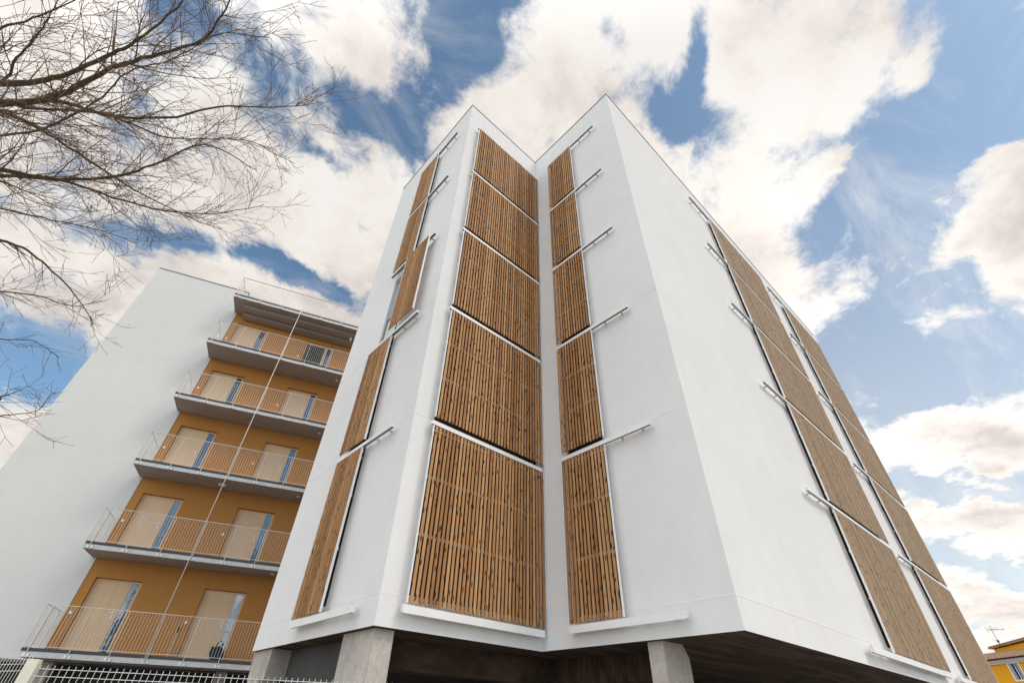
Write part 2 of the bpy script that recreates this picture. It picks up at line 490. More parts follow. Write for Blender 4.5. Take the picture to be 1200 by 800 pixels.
FA = frame_of((-B_, 0, Z0), (0, 1, 0), (-1, 0, 0))
FB = frame_of((0, 0, Z0), (1, 0, 0), (0, -1, 0))
FC = frame_of((0, 0, Z0), (0, 1, 0), (-1, 0, 0))
FD = frame_of((0, -C_, Z0), (1, 0, 0), (0, -1, 0))
def ops(a, b): return [(a, b, ST * k + .40, ST * k + 2.86) for k in range(5)]
OA, OB, OC, OD = ops(1.62, 2.43), ops(-2.60, -.06), ops(-1.62, -.76), ops(5.92, 9.78) + ops(12.38, 16.08)
DEP = .24
facade('wall', FA, 0, A_, 0, HT, OA, DEP, M['plaster'], tower)
facade('wall', FB, -B_, 0, 0, HT, OB, DEP, M['plaster'], tower)
facade('wall', FC, -C_, 0, 0, HT, OC, DEP, M['plaster'], tower)
facade('wall', FD, 0, D_, 0, HT, OD, DEP, M['plaster'], tower)
m = MB()                                                  # the sides away from the street
m.quad((D_, -C_, Z0), (D_, A_, Z0), (D_, A_, ZT), (D_, -C_, ZT)); m.quad((D_, A_, Z0), (-B_, A_, Z0), (-B_, A_, ZT), (D_, A_, ZT))
m.build('wall', M['plaster'], tower)
m = MB()
m.quad((-B_, 0, ZT - .4), (0, 0, ZT - .4), (0, A_, ZT - .4), (-B_, A_, ZT - .4)); m.quad((0, -C_, ZT - .4), (D_, -C_, ZT - .4), (D_, A_, ZT - .4), (0, A_, ZT - .4))
m.build('roof', M['concrete'], tower)
m = MB()
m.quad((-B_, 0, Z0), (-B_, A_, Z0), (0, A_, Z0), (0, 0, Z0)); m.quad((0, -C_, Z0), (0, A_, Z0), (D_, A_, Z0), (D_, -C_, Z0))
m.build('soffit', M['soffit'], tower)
m = MB()                                                  # thin metal coping round the roof edge
t_, pr = .035, .018
bx(m, FA, -pr, A_ + pr, -.25, pr, HT, HT + t_); bx(m, FB, -B_ + .25, -pr, -.25, pr, HT, HT + t_)
bx(m, FC, -C_ - pr, .25, -.25, pr, HT, HT + t_); bx(m, FD, .25, D_ + pr, -.25, pr, HT, HT + t_)
m.build('coping', M['coping'], tower)

def beads(fr, u0, u1, n=5):
    for k in range(n):
        m = MB(); z = .37 + 2.73 * k
        bx(m, fr, u0, u1, -.01, .003, z, z + .012)
        m.build('joint_trim', M['bead'], tower)
beads(FA, .001, A_); beads(FB, -B_ + .001, -.004); beads(FC, -C_ + .001, -.004); beads(FD, .001, D_, 1)

def windows(fr, openings, leaves):
    for a, b, c, d in openings:
        m = MB(); y0, y1, w = -DEP + .005, -DEP + .055, .055
        bx(m, fr, a + .002, a + w, y0, y1, c + .002, d - .002); bx(m, fr, b - w, b - .002, y0, y1, c + .002, d - .002)
        bx(m, fr, a + w, b - w, y0, y1, c + .002, c + w); bx(m, fr, a + w, b - w, y0, y1, d - w, d - .002)
        for i in range(1, leaves):
            x = a + (b - a) * i / leaves
            bx(m, fr, x - .04, x + .04, y0, y1 + .003, c + w, d - w)
        win = m.build('window', M['white_steel'], tower)
        p = MB(); p.quad(fr(a + .01, -DEP + .02, c + .01), fr(b - .01, -DEP + .02, c + .01), fr(b - .01, -DEP + .02, d - .01), fr(a + .01, -DEP + .02, d - .01))
        p.build('pane', M['pane'], win)
def gap_shades(fr, openings):  # added dark sheets and strips that put shade into the slat gaps
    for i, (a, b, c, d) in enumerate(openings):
        if fr is FA and i == 2: continue                  # the bared window gets no dark sheet
        m = MB(); bx(m, fr, a + .004, b - .004, -.06, -.035, c + .004, d - .004); m.build('gap_shade_sheet', M['blind'], tower)
        m = MB(); bx(m, fr, a, b, .002, .014, d, d + .215); m.build('gap_shade_strip', M['blind'], tower)
windows(FA, OA, 1); gap_shades(FA, OA); gap_shades(FB, OB); gap_shades(FC, OC); gap_shades(FD, OD); windows(FB, OB, 3); windows(FC, OC, 1); windows(FD, OD, 4)
# the bared window has a glass guard in front of its lower half
m = MB(); bx(m, FA, 1.65, 2.42, -.075, -.06, 2 * ST + .44, 2 * ST + 1.36)
gd = m.build('window_guard', M['guard'], tower)
m = MB(); bx(m, FA, 1.645, 2.425, -.09, -.045, 2 * ST + 1.362, 2 * ST + 1.40)
for u in (1.67, 1.80, 2.38): bx(m, FA, u, u + .02, -.058, -.048, 2 * ST + .47, 2 * ST + 1.36)
m.build('guard_rail', M['dark_metal'], gd)

def rail(fr, a, b, z, h, exposed):
    """guide channel: a white U profile open below, with a grey strip for the shade inside it, on small stand-off brackets"""
    m = MB()
    bx(m, fr, a, b, .138, .146, z, z + h); bx(m, fr, a, b, .076, .084, z + .012, z + h - .0005); bx(m, fr, a + .001, b - .001, .084, .138, z + h - .010, z + h - .001)
    for x in (a + .001, b - .007): bx(m, fr, x, x + .006, .0845, .1375, z + .012, z + h - .0105)   # closed ends
    r = m.build('shutter_rail', M['white_steel'], tower)
    q = MB(); bx(q, fr, a + .03, b - .03, .1005, .1295, z + .020, z + h - .0105); q.build('slot_shade', M['edge_grey' if fr is FD else 'coping'], r)  # strip painted as the shade inside the channel, paler on the right wall
    L = exposed[1] - exposed[0]
    for t in (.22, .68):
        x = exposed[0] + L * t
        q = MB(); bx(q, fr, x - .016, x + .016, 0, .0755, z + h * .45, z + h * .8); q.build('rail_bracket', M['edge_grey'], r)
    if h > .09:                                            # end stop screw
        q = MB(); x = exposed[0] + .06; bx(q, fr, x - .008, x + .008, .108, .124, z + h, z + h + .022); q.build('end_stop', M['edge_grey'], r)
def rails(fr, a, b, exposed):
    for k in range(6):
        if k == 0: rail(fr, a, b, .165, .10, exposed)
        elif k == 5: rail(fr, a, b, 5 * ST + .16, .05, exposed)
        else: rail(fr, a, b, k * ST + .222, .070, exposed)
rails(FA, .45, 2.50, (.45, 1.42)); rails(FB, -2.70, -.07, (-2.7, -.07)); rails(FC, -2.68, -.715, (-2.68, -1.75))
rails(FD, 4.36, 9.86, (4.36, 5.62)); rails(FD, 10.60, 16.20, (10.60, 11.92))

# concrete columns, downstand beams and the dark ground floor under the tower
m = MB(); m.box(-2.90, -2.62, .13, .99, .12, Z0 - .002); m.build('column', M['concrete'], tower)
m = MB()
m.prism([(.10, .12), (.70, .12), (.70, Z0 - .15), (.58, Z0 - .002), (.10, Z0 - .002)], -2.14, -1.90)
m.build('column', M['concrete'], tower)
m = MB(); m.box(-2.93, -2.62, 3.72, 4.28, .12, Z0 - .42); cp = m.build('column', M['concrete'], tower)
m = MB(); m.box(-2.935, -2.50, 3.50, 4.30, Z0 - .419, Z0 - .002); m.build('capital', M['concrete'], cp)
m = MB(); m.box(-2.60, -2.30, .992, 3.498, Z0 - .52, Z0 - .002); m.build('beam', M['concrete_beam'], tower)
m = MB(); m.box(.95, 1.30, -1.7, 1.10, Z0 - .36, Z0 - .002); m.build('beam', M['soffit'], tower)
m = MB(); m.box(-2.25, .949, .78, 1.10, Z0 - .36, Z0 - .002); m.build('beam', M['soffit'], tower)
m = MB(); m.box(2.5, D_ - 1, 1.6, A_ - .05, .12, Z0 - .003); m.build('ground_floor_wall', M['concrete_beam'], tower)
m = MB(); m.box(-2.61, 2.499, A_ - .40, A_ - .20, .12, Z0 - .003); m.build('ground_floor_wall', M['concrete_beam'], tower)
for x in (7.0, 12.0, 16.4):
    m = MB(); m.box(x, x + .5, .7, 1.0, .12, Z0 - .003); m.build('column', M['concrete'], tower)

# ----------------------------------------------------------------------------- sliding shutters
def make_shutter(width, h, nslat, timber, lowest):
    """local frame: x along the wall, -y outward, z up; base at the lower left corner on the wall"""
    root = empty('wooden_shutter')
    m = MB(); pitch = (width - .05) / nslat; w = pitch * .62
    for i in range(nslat):
        x = .025 + pitch * (i + .5) + random.uniform(-.002, .002)
        d = random.uniform(-.0025, .0025); zb = random.uniform(-.004, .004)
        m.prism([(x - w / 2, -.150 + d), (x + w / 2, -.150 + d), (x + w / 2, -.142 + d), (x + w * .24, -.120), (x - w * .24, -.120), (x - w / 2, -.142 + d)], zb, h + zb, 'z')
    m.build('slats', M[timber], root)
    for z in (.055 if lowest else .16, h * .335, h * .665, h - .06):
        m = MB(); m.box(.013, width - .013, -.1165, -.095, z - .022, z + .022); m.build('batten', M['batten'] if lowest or .2 < z < h - .2 else M['coping'], root)
    for x in (0, width - .012):
        m = MB(); m.box(x, x + .012, -.149, -.112, -.004, h + .005); m.build('side_frame', M['white_steel'], root)
    return root

ORD = ['lowest', 'second from the bottom', 'middle', 'second from the top', 'topmost']
protos = {}
def place_shutter(kind, width, nslat, k, loc, rz, label, group):
    key = (kind, k == 0)
    h = 2.635 if k == 0 else 2.545
    if key not in protos:
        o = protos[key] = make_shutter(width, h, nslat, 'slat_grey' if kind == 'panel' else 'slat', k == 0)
    else:
        o = copy_tree(protos[key])
    o.location = loc; o.rotation_euler = (0, 0, rz)
    tag(o, label, 'shutter', group)
for k in range(5):
    z = Z0 + (.290 if k == 0 else ST * k + .382)
    if k == 2:
        la = 'narrow timber shutter slid halfway aside, baring a window on the far left face'
        place_shutter('narrow', 1.025, 13, k, (-B_ - .052, 1.603, z + .03), -math.pi / 2, la, 'narrow shutters of the left face')
    else:
        place_shutter('narrow', 1.025, 13, k, (-B_, 2.475, z), -math.pi / 2,
                      f'narrow timber shutter, {ORD[k]} on the far left face, nearest the ochre galleries', 'narrow shutters of the left face')
    place_shutter('wide', 2.645, 34, k, (-2.665, 0, z), 0,
                  f'wide timber shutter, {ORD[k]} in the column left of the inner corner', 'wide shutters left of the inner corner')
    place_shutter('narrow', 1.025, 13, k, (0, -.715, z), -math.pi / 2,
                  f'narrow timber shutter, {ORD[k]} in the column right of the inner corner', 'narrow shutters right of the inner corner')
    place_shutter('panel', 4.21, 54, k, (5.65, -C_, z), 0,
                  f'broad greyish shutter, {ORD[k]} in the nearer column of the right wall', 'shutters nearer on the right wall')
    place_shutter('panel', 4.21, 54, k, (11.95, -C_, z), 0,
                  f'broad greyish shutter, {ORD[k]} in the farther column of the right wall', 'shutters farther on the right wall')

# ----------------------------------------------------------------------------- the gallery building behind
GP = (-5.88, 13.401, 0); GY = -.34325; GD = 1.185; GZ = Z0 + .208
gal = tag(empty('gallery_building', GP, GY), 'white apartment block with ochre galleries, steel railings and paired doors behind the tower', 'building')
GL = 9.0
def lf(a, d, z): return Vector((a, GD - d, z))          # d outward from the wall plane
TOPW = GZ + 14.98
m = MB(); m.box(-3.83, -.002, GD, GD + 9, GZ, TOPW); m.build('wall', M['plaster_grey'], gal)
m = MB(); m.box(-3.86, .02, GD - .02, GD + .25, TOPW, TOPW + .04); m.box(-3.86, -3.6, GD + .25, GD + 9, TOPW, TOPW + .04); m.build('coping', M['coping'], gal)
dops = []
for k in range(5):
    zb = GZ + ST * k + .192
    for t0 in (.262, 3.35, 6.44): dops.append((t0, t0 + 1.285, zb, GZ + ST * k + 2.19))
facade('wall', lambda a, d, z: lf(a, d - .02, z), 0, GL, GZ + .05, GZ + 13.70, dops, .20, M['ochre'], gal)
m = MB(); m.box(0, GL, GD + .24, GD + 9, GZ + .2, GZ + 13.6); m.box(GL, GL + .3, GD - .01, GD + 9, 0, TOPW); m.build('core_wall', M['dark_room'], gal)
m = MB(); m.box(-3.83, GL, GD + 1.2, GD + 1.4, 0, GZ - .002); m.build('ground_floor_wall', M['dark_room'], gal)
for t in (-.35, 4.2, 8.5):
    m = MB(); m.box(t + .35, t + .65, GD + .3, GD + .6, .12, GZ); m.build('column', M['concrete'], gal)

PT = (.052, .971, 1.899, 2.811, 3.729, 4.64, 5.53, 6.45, 7.37, 8.29)
def railing(m, z, open_=False):
    zt = z + 1.02; y = -.03
    m.box(-.105, GL, y - .02, y + .02, zt - .012, zt)                       # hand rail
    m.box(-.105, GL, y - .008, y + .008, z + .035, z + .047)
    for p in PT: m.box(p - .007, p + .007, y - .025, y + .025, z - .12, zt - .012)
    if open_:                                             # the roof terrace: posts and thin wires only
        m.box(-.105, GL, y - .024, y + .024, zt, zt + .012)
        for p in PT: m.box(p - .011, p + .011, y - .012, y + .012, z - .1, zt - .012)
        for q in range(4): m.box(-.105, GL, y - .002, y + .002, z + .22 + .2 * q, z + .224 + .2 * q)
    for a, b in () if open_ else zip((-.105,) + PT, PT + (GL,)):
        k = max(1, round((b - a) / .0835))
        for i in range(1, k):
            x = a + (b - a) * i / k
            m.box(x - .0034, x + .0034, y - .005, y + .005, z + .047, zt - .012)
    # short return along the end of the walkway
    m.box(-.117, -.093, y + .02, GD - .03, zt - .012, zt); m.box(-.110, -.100, y + .02, GD - .03, z + .035, z + .047)
    for i in range(12):
        yy = y + .04 + (GD - .1) * i / 11
        w = .020 if i in (0, 5, 11) else .006
        m.box(-.111, -.099, yy - w, yy + w, z + .047, zt - .012)

for k in range(6):
    zb = GZ + ST * k; top = k == 5
    m = MB(); m.box(-.09, GL, .012, GD - .004 if not top else GD + 9, zb, zb + .185)
    if top:
        m.box(.35, GL, .35, .72, zb - .16, zb - .001); m.box(.35, GL, .78, GD - .03, zb - .30, zb - .002)
    bal = m.build('roof' if top else 'balcony', M['slab_soffit'], gal)
    m = MB(); m.box(-.098, GL, -.004, .011, zb - .012, zb + .115); m.box(-.098, -.0905, .012, GD - .006, zb - .012, zb + .19)
    m.build('edge_plate', M['edge_grey'], bal)
    m = MB(); m.box(-.104, GL, -.012, .0115, zb + .116, zb + .192); m.build('grating', M['dark_metal'], bal)
    m = MB(); railing(m, zb + .19, top); m.build('railing', M['galv'], bal)
    for p in PT:
        m = MB(); m.box(p - .075, p - .02, -.035, -.0125, zb + .005, zb + .075); m.box(p + .02, p + .075, -.035, -.0125, zb + .005, zb + .075)
        m.box(p - .075, p + .075, -.022, -.0125, zb - .004, zb + .004)
        m.build('bracket', M['white_steel'], bal)
    if k == 2:
        m = MB(); m.tube([(2.62, .62, zb - .045), (2.62, .62, zb - .03), (2.62, .62, zb - .001)], [.10, .135, .14], 20); m.build('ceiling_lamp', M['white'], bal)
    if k >= 1:
        m = MB(); m.tube([(5.25, .55, zb - .03 - (.3 if top else 0)), (5.25, .55, zb - .001)], [.05, .06], 12); m.build('ceiling_lamp', M['white'], bal)

for k in range(5):
    zb = GZ + ST * k + .192
    for j, t0 in enumerate((.262, 3.35, 6.44)):
        h = 1.985; opened = (k == 4 and j == 1)
        y0, y1 = GD + .165, GD + .205
        m = MB()
        m.box(t0 + .003, t0 + .05, y0 - .015, y1, zb + .003, zb + h + .003); m.box(t0 + 1.20, t0 + 1.282, y0 - .015, y1, zb + .003, zb + h + .003)
        m.box(t0 + .05, t0 + 1.20, y0 - .015, y1, zb + h - .045, zb + h + .003); m.box(t0 + .955, t0 + .995, y0 - .014, y1, zb + .003, zb + h - .046)
        dr = m.build('door', M['oak'], gal)
        if not opened:
            m = MB(); m.box(t0 + .053, t0 + .952, y0, y1, zb + .01, zb + h - .048)
            leaf = m.build('door_leaf', M['oak'], dr)
        else:
            m = MB(); m.box(t0 + .87, t0 + .952, y0, y1, zb + .01, zb + h - .048); m.build('door_leaf', M['oak'], dr)
            m = MB(); m.quad((t0 + .053, y1, zb + .01), (t0 + .869, y1, zb + .01), (t0 + .869, y1, zb + h - .048), (t0 + .053, y1, zb + h - .048))
            m.build('dark_opening', M['dark_room'], dr)
        m = MB(); m.box(t0 + .998, t0 + 1.197, y0 + .01, y0 + .025, zb + .01, zb + h - .048); m.build('glass_strip', M['door_glass'], dr)
        if not opened:
            m = MB(); x = t0 + .87
            m.box(x - .022, x + .022, y0 - .012, y0 - .001, zb + .93, zb + 1.16); m.box(x - .11, x + .012, y0 - .05, y0 - .032, zb + 1.08, zb + 1.10); m.box(x - .008, x + .008, y0 - .04, y0 - .012, zb + 1.08, zb + 1.10)
            m.build('handle', M['white_steel'], dr)
        m = MB(); m.box(t0 - .175, t0 - .105, GD - .012, GD + .019, zb + .96, zb + 1.04); m.build('door_bell', M['white'], gal)
m = MB(); m.tube([(2.77, -.075, GZ + .03), (2.77, -.075, GZ + 13.95)], [.0115, .0115], 10); m.build('downpipe', M['white_steel'], gal)

def gpt(t, n, z):
    c, s = math.cos(GY), math.sin(GY)
    return (GP[0] + t * c - n * s, GP[1] + t * s + n * c, z)
# a broom and a bag stand by the lowest right-hand door
br = tag(empty('broom', gpt(3.09, 1.09, GZ + .19), GY), 'thin dark-tipped broom leaning on the ochre wall beside the lowest right-hand door', 'broom')
m = MB(); m.tube([(0, 0, .0), (0, .085, .72)], [.010, .010], 8); m.build('handle', M['galv'], br)
m = MB(); m.tube([(0, .0855, .722), (0, .10, .86)], [.022, .03], 8); m.build('brush', M['dark_metal'], br)
bg = tag(empty('black_bag', gpt(4.43, .98, GZ + .195), GY), 'black and navy bag slumped against the glass strip of the lowest right-hand door', 'bag')
m = MB()
rings = []
for i in range(9):
    t = i / 8; z = .40 * t; s = math.sin(math.pi * min(1, .22 + .78 * (1 - t))) ** .6
    rings.append((z, .20 * s * (1 - .25 * t) + .03, .12 * s + .02))
n0 = 0
for z, a, b in rings:
    for q in range(14):
        an = 2 * math.pi * q / 14; w = 1 + .10 * math.sin(3 * an + z * 9) + random.uniform(-.05, .05)
        m.v.append((a * w * math.cos(an) - .06 * (z / .4), b * w * math.sin(an), z))
for i in range(8):
    for q in range(14):
        m.f.append((i * 14 + q, i * 14 + (q + 1) % 14, (i + 1) * 14 + (q + 1) % 14, (i + 1) * 14 + q)); m.smooth.append(True)
m.f.append(tuple(reversed(range(14)))); m.f.append(tuple(8 * 14 + q for q in range(14))); m.smooth += [False, True]
bag = m.build('bag_body', M['bag'], bg)
m = MB(); m.tube([(-.10, 0, .36), (-.08, -.02, .50), (0, -.03, .56), (.06, -.02, .50), (.06, 0, .36)], [.014] * 5, 8); m.build('strap', M['bag'], bg)

# ----------------------------------------------------------------------------- wire mesh fence
PX, PY, FT = -6.005, -.045, 1.885
fen = tag(empty('mesh_fence', (PX, PY, .12)), 'galvanised wire mesh fence with cream post, running in front of the galleries', 'fence')
def mesh_panel(ang, L, x0, name, top):
    ca, sa = math.cos(ang), math.sin(ang); zt = top - .12
    def P(x, y, z): return (x * ca - y * sa, x * sa + y * ca, z)
    m = MB(); n = int((L - x0) / .05)
    for i in range(n + 1):
        x = x0 + .05 * i
        m.tube([P(x, 0, .05), P(x, 0, zt + .025)], [.0028, .0028], 4, False)
    def line(z, y=0.0): m.tube([P(x0, y - .004, z), P(L, y - .004, z)], [.0033, .0033], 4, False)
    z = zt
    for fold in range(4):
        for dz, yy in ((0, 0), (-.05, -.03), (-.10, 0)): line(z + dz, yy)
        for q in range(2): line(z - .25 - .2 * q)
        z -= .5
    return m.build(name, M['wire'], fen)
def fence_post(x, y, ang, h):
    m = MB(); c, s = math.cos(ang), math.sin(ang)
    pts = [(-.042, -.03), (.042, -.03), (.042, .03), (-.042, .03)]
    m.prism([(x + a * c - b * s, y + a * s + b * c) for a, b in pts], 0, h, 'z')
    return m.build('post', M['post'], fen)
aR = math.atan2(-.91, 1.885); aL = math.atan2(.55, -.24)
mesh_panel(aR, 5.0, .06, 'mesh_panel', FT); mesh_panel(aL, 2.5, .06, 'mesh_panel', FT + .085)
fence_post(0, 0, aR, FT - .12 + .06)
fence_post(5.06 * math.cos(aR), 5.06 * math.sin(aR), aR, FT - .12 + .06); fence_post(2.56 * math.cos(aL), 2.56 * math.sin(aL), aL, FT - .12 + .06)

# ----------------------------------------------------------------------------- yellow house far on the right
hA = Vector((-6.2 + 68.6, -6.05 + 7.84)); hB = Vector((-6.2 + 66.5, -6.05 + 4.98))
hd = (hA - hB).normalized(); ang = math.atan2(hd.y, hd.x)     # local x runs from B towards A
yh = tag(empty('yellow_house', (hB.x, hB.y, 0), ang), 'bright yellow house with tiled roofs and a white framed window, far right', 'house')
# camera lies on local +y side
EZ = 7.72
W0, W1 = -9.0, 12.0
def hw(a, b, z0, z1, y): return [(a, y, z0), (b, y, z0), (b, y, z1), (a, y, z1)]
wx0, wx1, wz0, wz1 = .93, 1.90, 6.05, 7.28
def hfr(a, d, z): return Vector((a, d, z))
facade('wall', hfr, W0, W1, 0, EZ - .30, [(wx0, wx1, wz0, wz1), (wx0 - 3, wx1 - 3, wz0, wz1), (wx0, wx1, 2.6, 4.2), (wx0 - 3, wx1 - 3, 2.6, 4.2)], .2, M['yellow'], yh)
m = MB(); m.box(W0, W1, -9, -.25, 0, EZ - .02); m.build('core_wall', M['yellow'], yh)
m = MB(); m.box(W0 - .1, W1 + .1, -.002, .30, EZ - .298, EZ - .12); m.box(W0 - .1, W1 + .1, -.002, .16, EZ - .42, EZ - .301); m.build('cornice', M['cornice'], yh)
def tiled_roof(name, a, b, y0, z0, y1, z1, mat, parent, pitch=.26):
    m = MB(); n = int((b - a) / pitch); nr = 9
    L = Vector((0, y1 - y0, z1 - z0))
    up = Vector((0, -(z1 - z0), (y1 - y0))).normalized()
    if up.z < 0: up = -up
    for r in range(nr):
        p0 = Vector((0, y0, z0)) + L * (r / nr); p1 = Vector((0, y0, z0)) + L * ((r + 1.12) / nr)
        for i in range(n):
            x = a + pitch * i
            pts0 = []; pts1 = []
            for q in range(5):
                t = math.pi * q / 4; dx = pitch * .5 * (1 - math.cos(t)); hgt = .085 * math.sin(t)
                pts0.append(p0 + Vector((x + dx, 0, 0)) + up * (hgt + .05)); pts1.append(p1 + Vector((x + dx, 0, 0)) + up * (hgt + .01))
            for q in range(4): m.quad(pts0[q], pts0[q + 1], pts1[q + 1], pts1[q])
            k = len(m.v); m.v += [tuple(p) for p in pts0]; m.f.append(tuple(range(k, k + 5))); m.smooth.append(False)
    # deck under the tiles
    m.quad(Vector((a, y0, z0 - .02)), Vector((b, y0, z0 - .02)), Vector((b, y1, z1 - .02)), Vector((a, y1, z1 - .02)))
    return m.build(name, mat, parent)
tiled_roof('roof', W0 - .2, W1 + .2, .55, EZ - .10, -4.3, EZ + .95, M['old_tile'], yh)
m = MB(); m.prism([(-1.4, EZ + .3), (6.5, EZ + .3), (6.5, EZ + 1.32), (2.0, EZ + 1.62), (.9, EZ + 1.70), (-1.4, EZ + 1.12)], -9, -4.5); up_ = m.build('upper_wall', M['yellow'], yh)
m = MB(); m.prism([(-1.9, EZ + 1.07), (.9, EZ + 1.80), (6.8, EZ + 1.36), (6.8, EZ + 1.56), (.9, EZ + 2.05), (-1.9, EZ + 1.25)], -9.2, -4.25); m.build('roof', M['terracotta'], yh)
def house_window(a, b, c, d):
    m = MB(); w = .11
    for q in ((a - .08, a + .03, c - .08, d + .08), (b - .03, b + .08, c - .08, d + .08), (a + .03, b - .03, d - .03, d + .08), (a + .03, b - .03, c - .08, c + .03)):
        m.box(q[0], q[1], -.06, .035, q[2], q[3])
    mid = (a + b) / 2; m.box(mid - .03, mid + .03, -.12, -.05, c + .03, d - .03)
    wd = m.build('window', M['white'], yh)
    p = MB(); p.quad((a, -.15, c), (b, -.15, c), (b, -.15, d), (a, -.15, d)); p.build('pane', M['pane'], wd)
    for x0, x1 in ((a + .04, a + .30), (b - .30, b - .04)):
        s = MB(); s.box(x0, x1, -.04, -.012, c + .04, d - .04)
        for i in range(10): s.box(x0 + .03, x1 - .03, -.0115, .004, c + .10 + (d - c - .2) * i / 10, c + .10 + (d - c - .2) * (i + .55) / 10)
        s.build('shutter', M['shutter_grey'], wd)
house_window(wx0, wx1, wz0, wz1); house_window(wx0 - 3, wx1 - 3, wz0, wz1); house_window(wx0, wx1, 2.6, 4.2); house_window(wx0 - 3, wx1 - 3, 2.6, 4.2)

ant = tag(empty('tv_antenna', (-6.2 + 72.6, -6.05 + 6.75, 9.15)), 'thin television antenna standing on the tiled roof of the yellow house', 'antenna')
m = MB(); m.tube([(0, 0, 0), (0, 0, 1.75)], [.028, .022], 8); m.build('mast', M['dark_metal'], ant)
m = MB(); m.tube([(-.25, .35, 1.38), (.3, -.95, 1.38)], [.022, .022], 6)
for t in (.0, .18, .36, .55, .98):
    x, y = -.25 + .55 * t, .35 - 1.3 * t; L = .16 + .10 * (t < .1)
    m.tube([(x - .4 * L, y - .17 * L, 1.38 - L), (x + .4 * L, y + .17 * L, 1.38 + L)], [.014, .014], 6)
m.build('aerial', M['dark_metal'], ant)
m = MB(); m.box(-.10, .10, -.10, .10, .30, .48); m.tube([(0, 0, .40), (-.35, .30, .55)], [.02, .02], 6); m.build('clamp', M['dark_metal'], ant)

gh = tag(empty('grey_roofed_house', (-6.2 + 95, -6.05 + 5.5, -.5), ang), 'house with dark grey roof peeking out behind the yellow house at the frame edge', 'house')
m = MB(); m.box(-5, 1.0, -8, 0, 0, 12.2); m.build('wall', M['cornice'], gh)
m = MB(); m.prism([(-5.4, 12.2), (1.4, 12.2), (1.2, 12.45), (-2, 13.7), (-5.2, 12.45)], -8.3, .4); m.build('roof', M['grey_tile'], gh)

# ----------------------------------------------------------------------------- bare tree on the left
TX, TY = -12.35, 1.85
tree = tag(empty('bare_tree', (TX, TY, .12)), 'large leafless tree with mossy limbs reaching in from the left', 'tree')
rt = random.Random(11)
limb_mb, twig_mb = MB(), MB()
T0 = Vector((TX, TY, .12))
def add_branch(pts, rads):
    big = rads[0] > .022
    mb = limb_mb if big else twig_mb
    mb.tube([Vector(p) - T0 for p in pts], rads, 8 if rads[0] > .05 else (5 if big else 3), False)
def rand_perp(d):
    v = Vector((rt.gauss(0, 1), rt.gauss(0, 1), rt.gauss(0, 1)))
    v -= d * v.dot(d)
    return v.normalized()
SWEEP = Vector((.50, -.30, .22)).normalized()
def grow(p, d, length, r, level):
    n = max(4, int(length / (.12 if level < 3 else .065)))
    seg = length / n; pts = [p.copy()]; rads = [r]
    bend = rand_perp(d) * rt.uniform(.02, .09) * (1 if level < 3 else 1.5)
    for i in range(n):
        d = (d + bend + rand_perp(d) * rt.uniform(.04, .16) + SWEEP * .022 + Vector((0, 0, .014))).normalized()
        p = p + d * seg; pts.append(p.copy()); rads.append(max(.0031, r * (1 - .72 * (i + 1) / n)))
    add_branch(pts, rads)
    if level >= 4: return
    k = {2: 4.8, 3: 4.0}[level]
    nb = int(length * k + rt.random())
    for q in range(nb):
        t = rt.uniform(.08, .98); i = min(n - 1, int(t * n)); f = t * n - i
        bp = pts[i].lerp(pts[i + 1], f); bd = (pts[i + 1] - pts[i]).normalized()
        an = rt.uniform(.40, 1.15)
        nd_ = (bd * math.cos(an) + rand_perp(bd) * math.sin(an)).normalized()
        ln = length * rt.uniform(.25, .70) * (1.1 - .40 * t)
        if ln < .13: continue
        grow(bp, nd_, ln, max(.0034, rads[i] * rt.uniform(.45, .62)), level + 1)
def catmull(ps, k):
    out = []
    for i in range(len(ps) - 1):
        a, b, c, d = ps[max(i - 1, 0)], ps[i], ps[i + 1], ps[min(i + 2, len(ps) - 1)]
        for j in range(k):
            t = j / k
            out.append(.5 * ((2 * b) + (c - a) * t + (2 * a - 5 * b + 4 * c - d) * t * t + (3 * b - a - 3 * c + d) * t ** 3))
    out.append(ps[-1]); return out
trunk_pts = [Vector((TX, TY, .12)), Vector((TX + .05, TY - .05, 1.5)), Vector((TX + .12, TY - .08, 3.2)), Vector((TX + .08, TY - .22, 5.0)), Vector((TX + .2, TY - .3, 6.6)), Vector((TX + .5, TY - .5, 8.2)), Vector((TX + .6, TY - .9, 10.4)), Vector((TX + 1.2, TY - 1.2, 12.5))]
trk = MB(); tp = catmull(trunk_pts, 4); nT = len(tp)
trk.tube([p - T0 for p in tp], [.36 * (1 - .85 * i / (nT - 1)) + (.12 if i == 0 else 0) for i in range(nT)], 14, False)
trk.build('trunk', M['bark'], tree)
